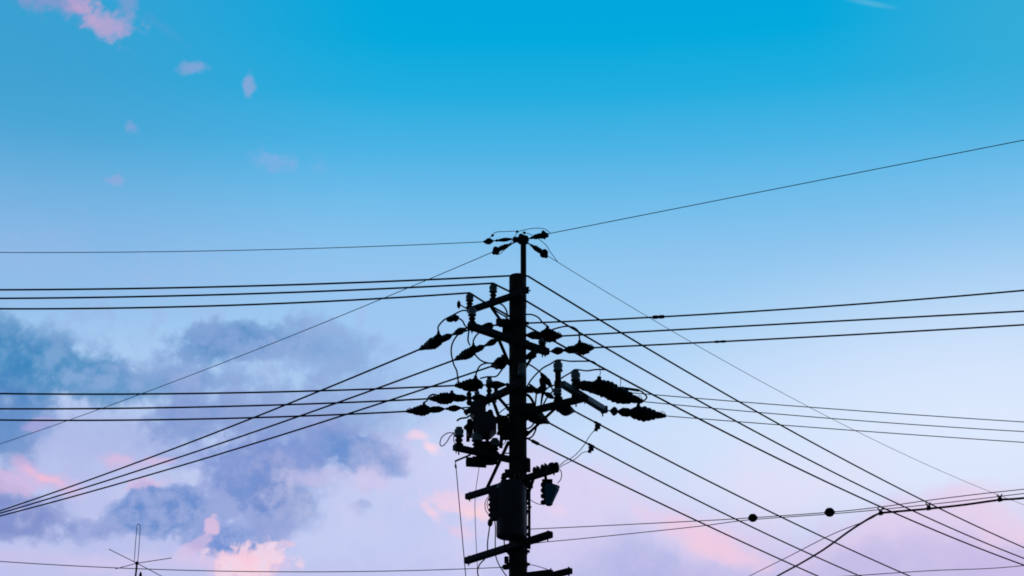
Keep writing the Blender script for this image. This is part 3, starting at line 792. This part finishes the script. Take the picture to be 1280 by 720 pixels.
# ------------------------------------------------------------------ communication lines at the right
A = atY(659,661.5,PY-.1); edge = (1280,611.5)
Bq = far_point(*edge, A)
def plane_path(A, edge, pxs, ext=.5):
    Bp = far_point(*edge, A); P = [Vector(A)]+[onplane(a, b, A, Bp) for a, b in pxs]+[Bp]
    P = smooth_path(P, 5); P.append(P[-1]+(P[-1]-P[-4])*6*ext); return P
TG2 = 'communication cables'
PP = plane_path(A, edge, [(720,658.8),(880,650.8),(935,647.5),(1037,640.3),(1100,633.8),(1160,625.5),(1220,618)])
ms = wire('messenger_wire', PP, .0058, 'upper thin strand carrying two dark balls to the right edge', 'cable', TG2)
A2_ = atY(659,680.5,PY-.1)
wire('communication_cable', plane_path(A2_, (1280,616.8), [(682,677.5),(740,672),(870,658.3),(935,650),(1037,642.5),(1100,637),(1190,627.5)]), .0055, 'lower thin strand just beneath the ball carrying one', 'cable', TG2)
for px, py, r_, lab in ((941,647.3,5.0,'dark ball clamp on the strand, nearer the pole'),(1037,640.3,5.5,'dark ball clamp on the strand, farther from the pole')):
    c = onplane(px, py, A, Bq); d = (Bq-A).normalized(); g = G()
    rr = r_*PX*c.y/PY
    g.lathe(c-d*rr*1.2, c+d*rr*1.2, [(0,.006),(.07,.02),(.09,rr*.3),(.12,rr*.5),(.2,rr*.76),(.32,rr*.93),(.47,rr),(.5,rr*.95),(.53,rr),(.68,rr*.93),(.8,rr*.76),(.88,rr*.5),(.91,rr*.3),(.93,.02),(1,.006)], 18)
    o = g.build('ball_clamp', M['cover'], origin=c); tag(o, lab, 'ball clamp', 'ball clamps on the strand')
# thick bundle joining from below
def bundle_pt(px, py): return onplane(px, py, A, Bq)
K = [bundle_pt(a, b) for a, b in ((1098,642.3),(1118,639.7),(1160,636),(1205,631),(1250,624.8),(1280,622.6),(1420,609))]
c1 = K[0]; Yk = c1.y
down = [atY(a, b, Yk+dy) for a, b, dy in ((950,734,6),(972,720,5),(1003,703,3.5),(1031,686,2.3),(1060,665,1.2),(1080,652,.5))]
thick = wire('communication_cable', smooth_path(down+K, 5), .0140, 'thick dark cable rising from the bottom edge then following the strand', 'cable', TG2)
wire('communication_cable', smooth_path([bundle_pt(1100,640.5)]+[atY(a,b,Yk+dy) for a,b,dy in ((1085,650,.5),(1040,668,2),(985,696,4),(937,720,6),(905,738,7))], 5), .006, 'thin cable branching down left beside the thick one', 'cable', TG2)
for px, py in ((1101,641.5),(1161,635.3),(1250,624.5)):
    c = bundle_pt(px, py); g = G(); s = PX*c.y/PY
    for dx, dz in ((-3.2,6.5),(3.2,7.0),(-1,4.5)): g.tube([c, c+Vector((dx*s*.5,0,dz*s*.6)), c+Vector((dx*s,0,dz*s))], [.009,.009,.007], 6)
    g.tube([c-Vector((2.2*s,0,.6*s)), c+Vector((2.2*s,0,.4*s))], .026, 8)
    g.build('cable_tie', M['cover'], thick)
# low wires at the bottom corners
A3 = atY(636,708.8,PY-.1)
pts,_ = span(A3, (0,702), [(540,714.5),(460,717),(300,713),(165,708)]); wire('communication_cable', pts, .0055, 'thin sagging wire along the bottom edge left of the pole', 'cable', TG2)
g = G(); c = atY(632,708.8,PY-.1); g.lathe(c-Vector((.05,0,0)), c+Vector((.05,0,0)), [(0,.01),(.2,.035),(.6,.04),(1,.03)], 10); g.build('anchor_clamp', M['steel'], pole)
fa = atY(1000,724,32); fb = atY(1280,707,32)
wire('communication_cable', smooth_path([fa+(fa-fb)*1.2, fa, atY(1160,713.5,32), fb, fb+(fb-fa)*.8+Vector((0,0,.25))], 6), .0075, 'faint wire low in the bottom right corner', 'cable', TG2)

# ------------------------------------------------------------------ roof aerial and its house
AYD = 38.0
s = AYD/PY*PX
hub = atY(171.2,704,AYD)
an = empty('radio_aerial', (hub.x, AYD, 8.0)); tag(an, 'thin crossed rod aerial with tall narrow loop, low at the left', 'aerial')
g = G(); g.tube([(hub.x-.02,AYD,7.9),(hub.x-.02,AYD,9.5),hub], .022, 8); g.build('mast', M['alu'], an)
for i, (dx0, dx1) in enumerate((((142,693.3),(200.5,715.7)),((140,706.6),(218,702.2)))):
    a, b = atY(*dx0,AYD+(0 if i else -.0)), atY(*dx1,AYD)
    g = G(); g.tube([a+Vector((0,.35 if i else -.5,0)), hub, b+Vector((0,-.35 if i else .5,0))], .0085, 6); g.build('radial_rod', M['alu'], an)
g = G(); P = [atY(167.8,703,AYD), atY(169.3,680,AYD), atY(171.2,657,AYD), atY(172.4,655.2,AYD), atY(174.6,655.4,AYD), atY(175.4,658,AYD), atY(174,680,AYD), atY(172.2,703,AYD)]
g.tube(P, .0085, 6); g.build('loop_element', M['alu'], an)
g = G(); g.ball(hub, .045, 10); g.build('hub', M['cover'], an)
tip = atY(176,714.5,AYD-.3)
g = G(); g.lathe((tip.x,tip.y,7.6), tip, [(0,.03),(.94,.03),(.945,.035),(.98,.032),(1,.01)], 12)
o = g.build('vent_pipe', M['cover'], origin=(tip.x,tip.y,7.9)); tag(o, 'dark round topped pipe peeping up beside the aerial mast', 'pipe')
# the house that carries them (its roof stays below the frame)
hx0, hx1, hy0, hy1 = hub.x-5, hub.x+5, 34.2, 41.8
hs = empty('house', ((hx0+hx1)/2, AYD, 0)); tag(hs, 'plain tiled house below the aerial at the lower left', 'house')
g = G(); zc = 5.6; zr = 7.95
V = [(x, y, z) for x in (hx0, hx1) for y, z in ((hy0,0),(hy1,0),(hy1,zc),(AYD,zr-.12),(hy0,zc))]
g.add(V, [[0,1,2,3,4],[9,8,7,6,5],[0,4,9,5],[1,6,7,2],[0,5,6,1]]); g.build('wall', M['plaster'], hs, smooth=False)
g = G()
for sy in (-1, 1):
    e = AYD+sy*4.4; z = zc-.25
    a = [(hx0-.4,AYD,zr),(hx1+.4,AYD,zr),(hx1+.4,e,z),(hx0-.4,e,z)]
    g.add(a+[(x,y,q-.12) for x,y,q in a], [[0,1,2,3],[7,6,5,4],[0,4,5,1],[1,5,6,2],[2,6,7,3],[3,7,4,0]])
g.tube([(hx0-.4,AYD,zr),(hx1+.4,AYD,zr)], .12, 8); g.build('roof', M['tile'], hs, smooth=False)
for x in (-3, 0, 3):
    for z in (1.5, 4.2):
        if x == 0 and z < 2: continue
        g = G(); g.bar((hub.x+x-.8,hy0-.03,z), (hub.x+x+.8,hy0-.03,z), .1, 1.2); w = g.build('window', M['alu'], hs, smooth=False)
        g = G(); g.bar((hub.x+x-.72,hy0-.06,z), (hub.x+x+.72,hy0-.06,z), .06, 1.04); g.build('pane', M['glass'], w, smooth=False)
g = G(); g.bar((hub.x-.45,hy0-.04,1.05), (hub.x+.45,hy0-.04,1.05), .1, 2.1); g.build('door', M['tank'], hs, smooth=False)
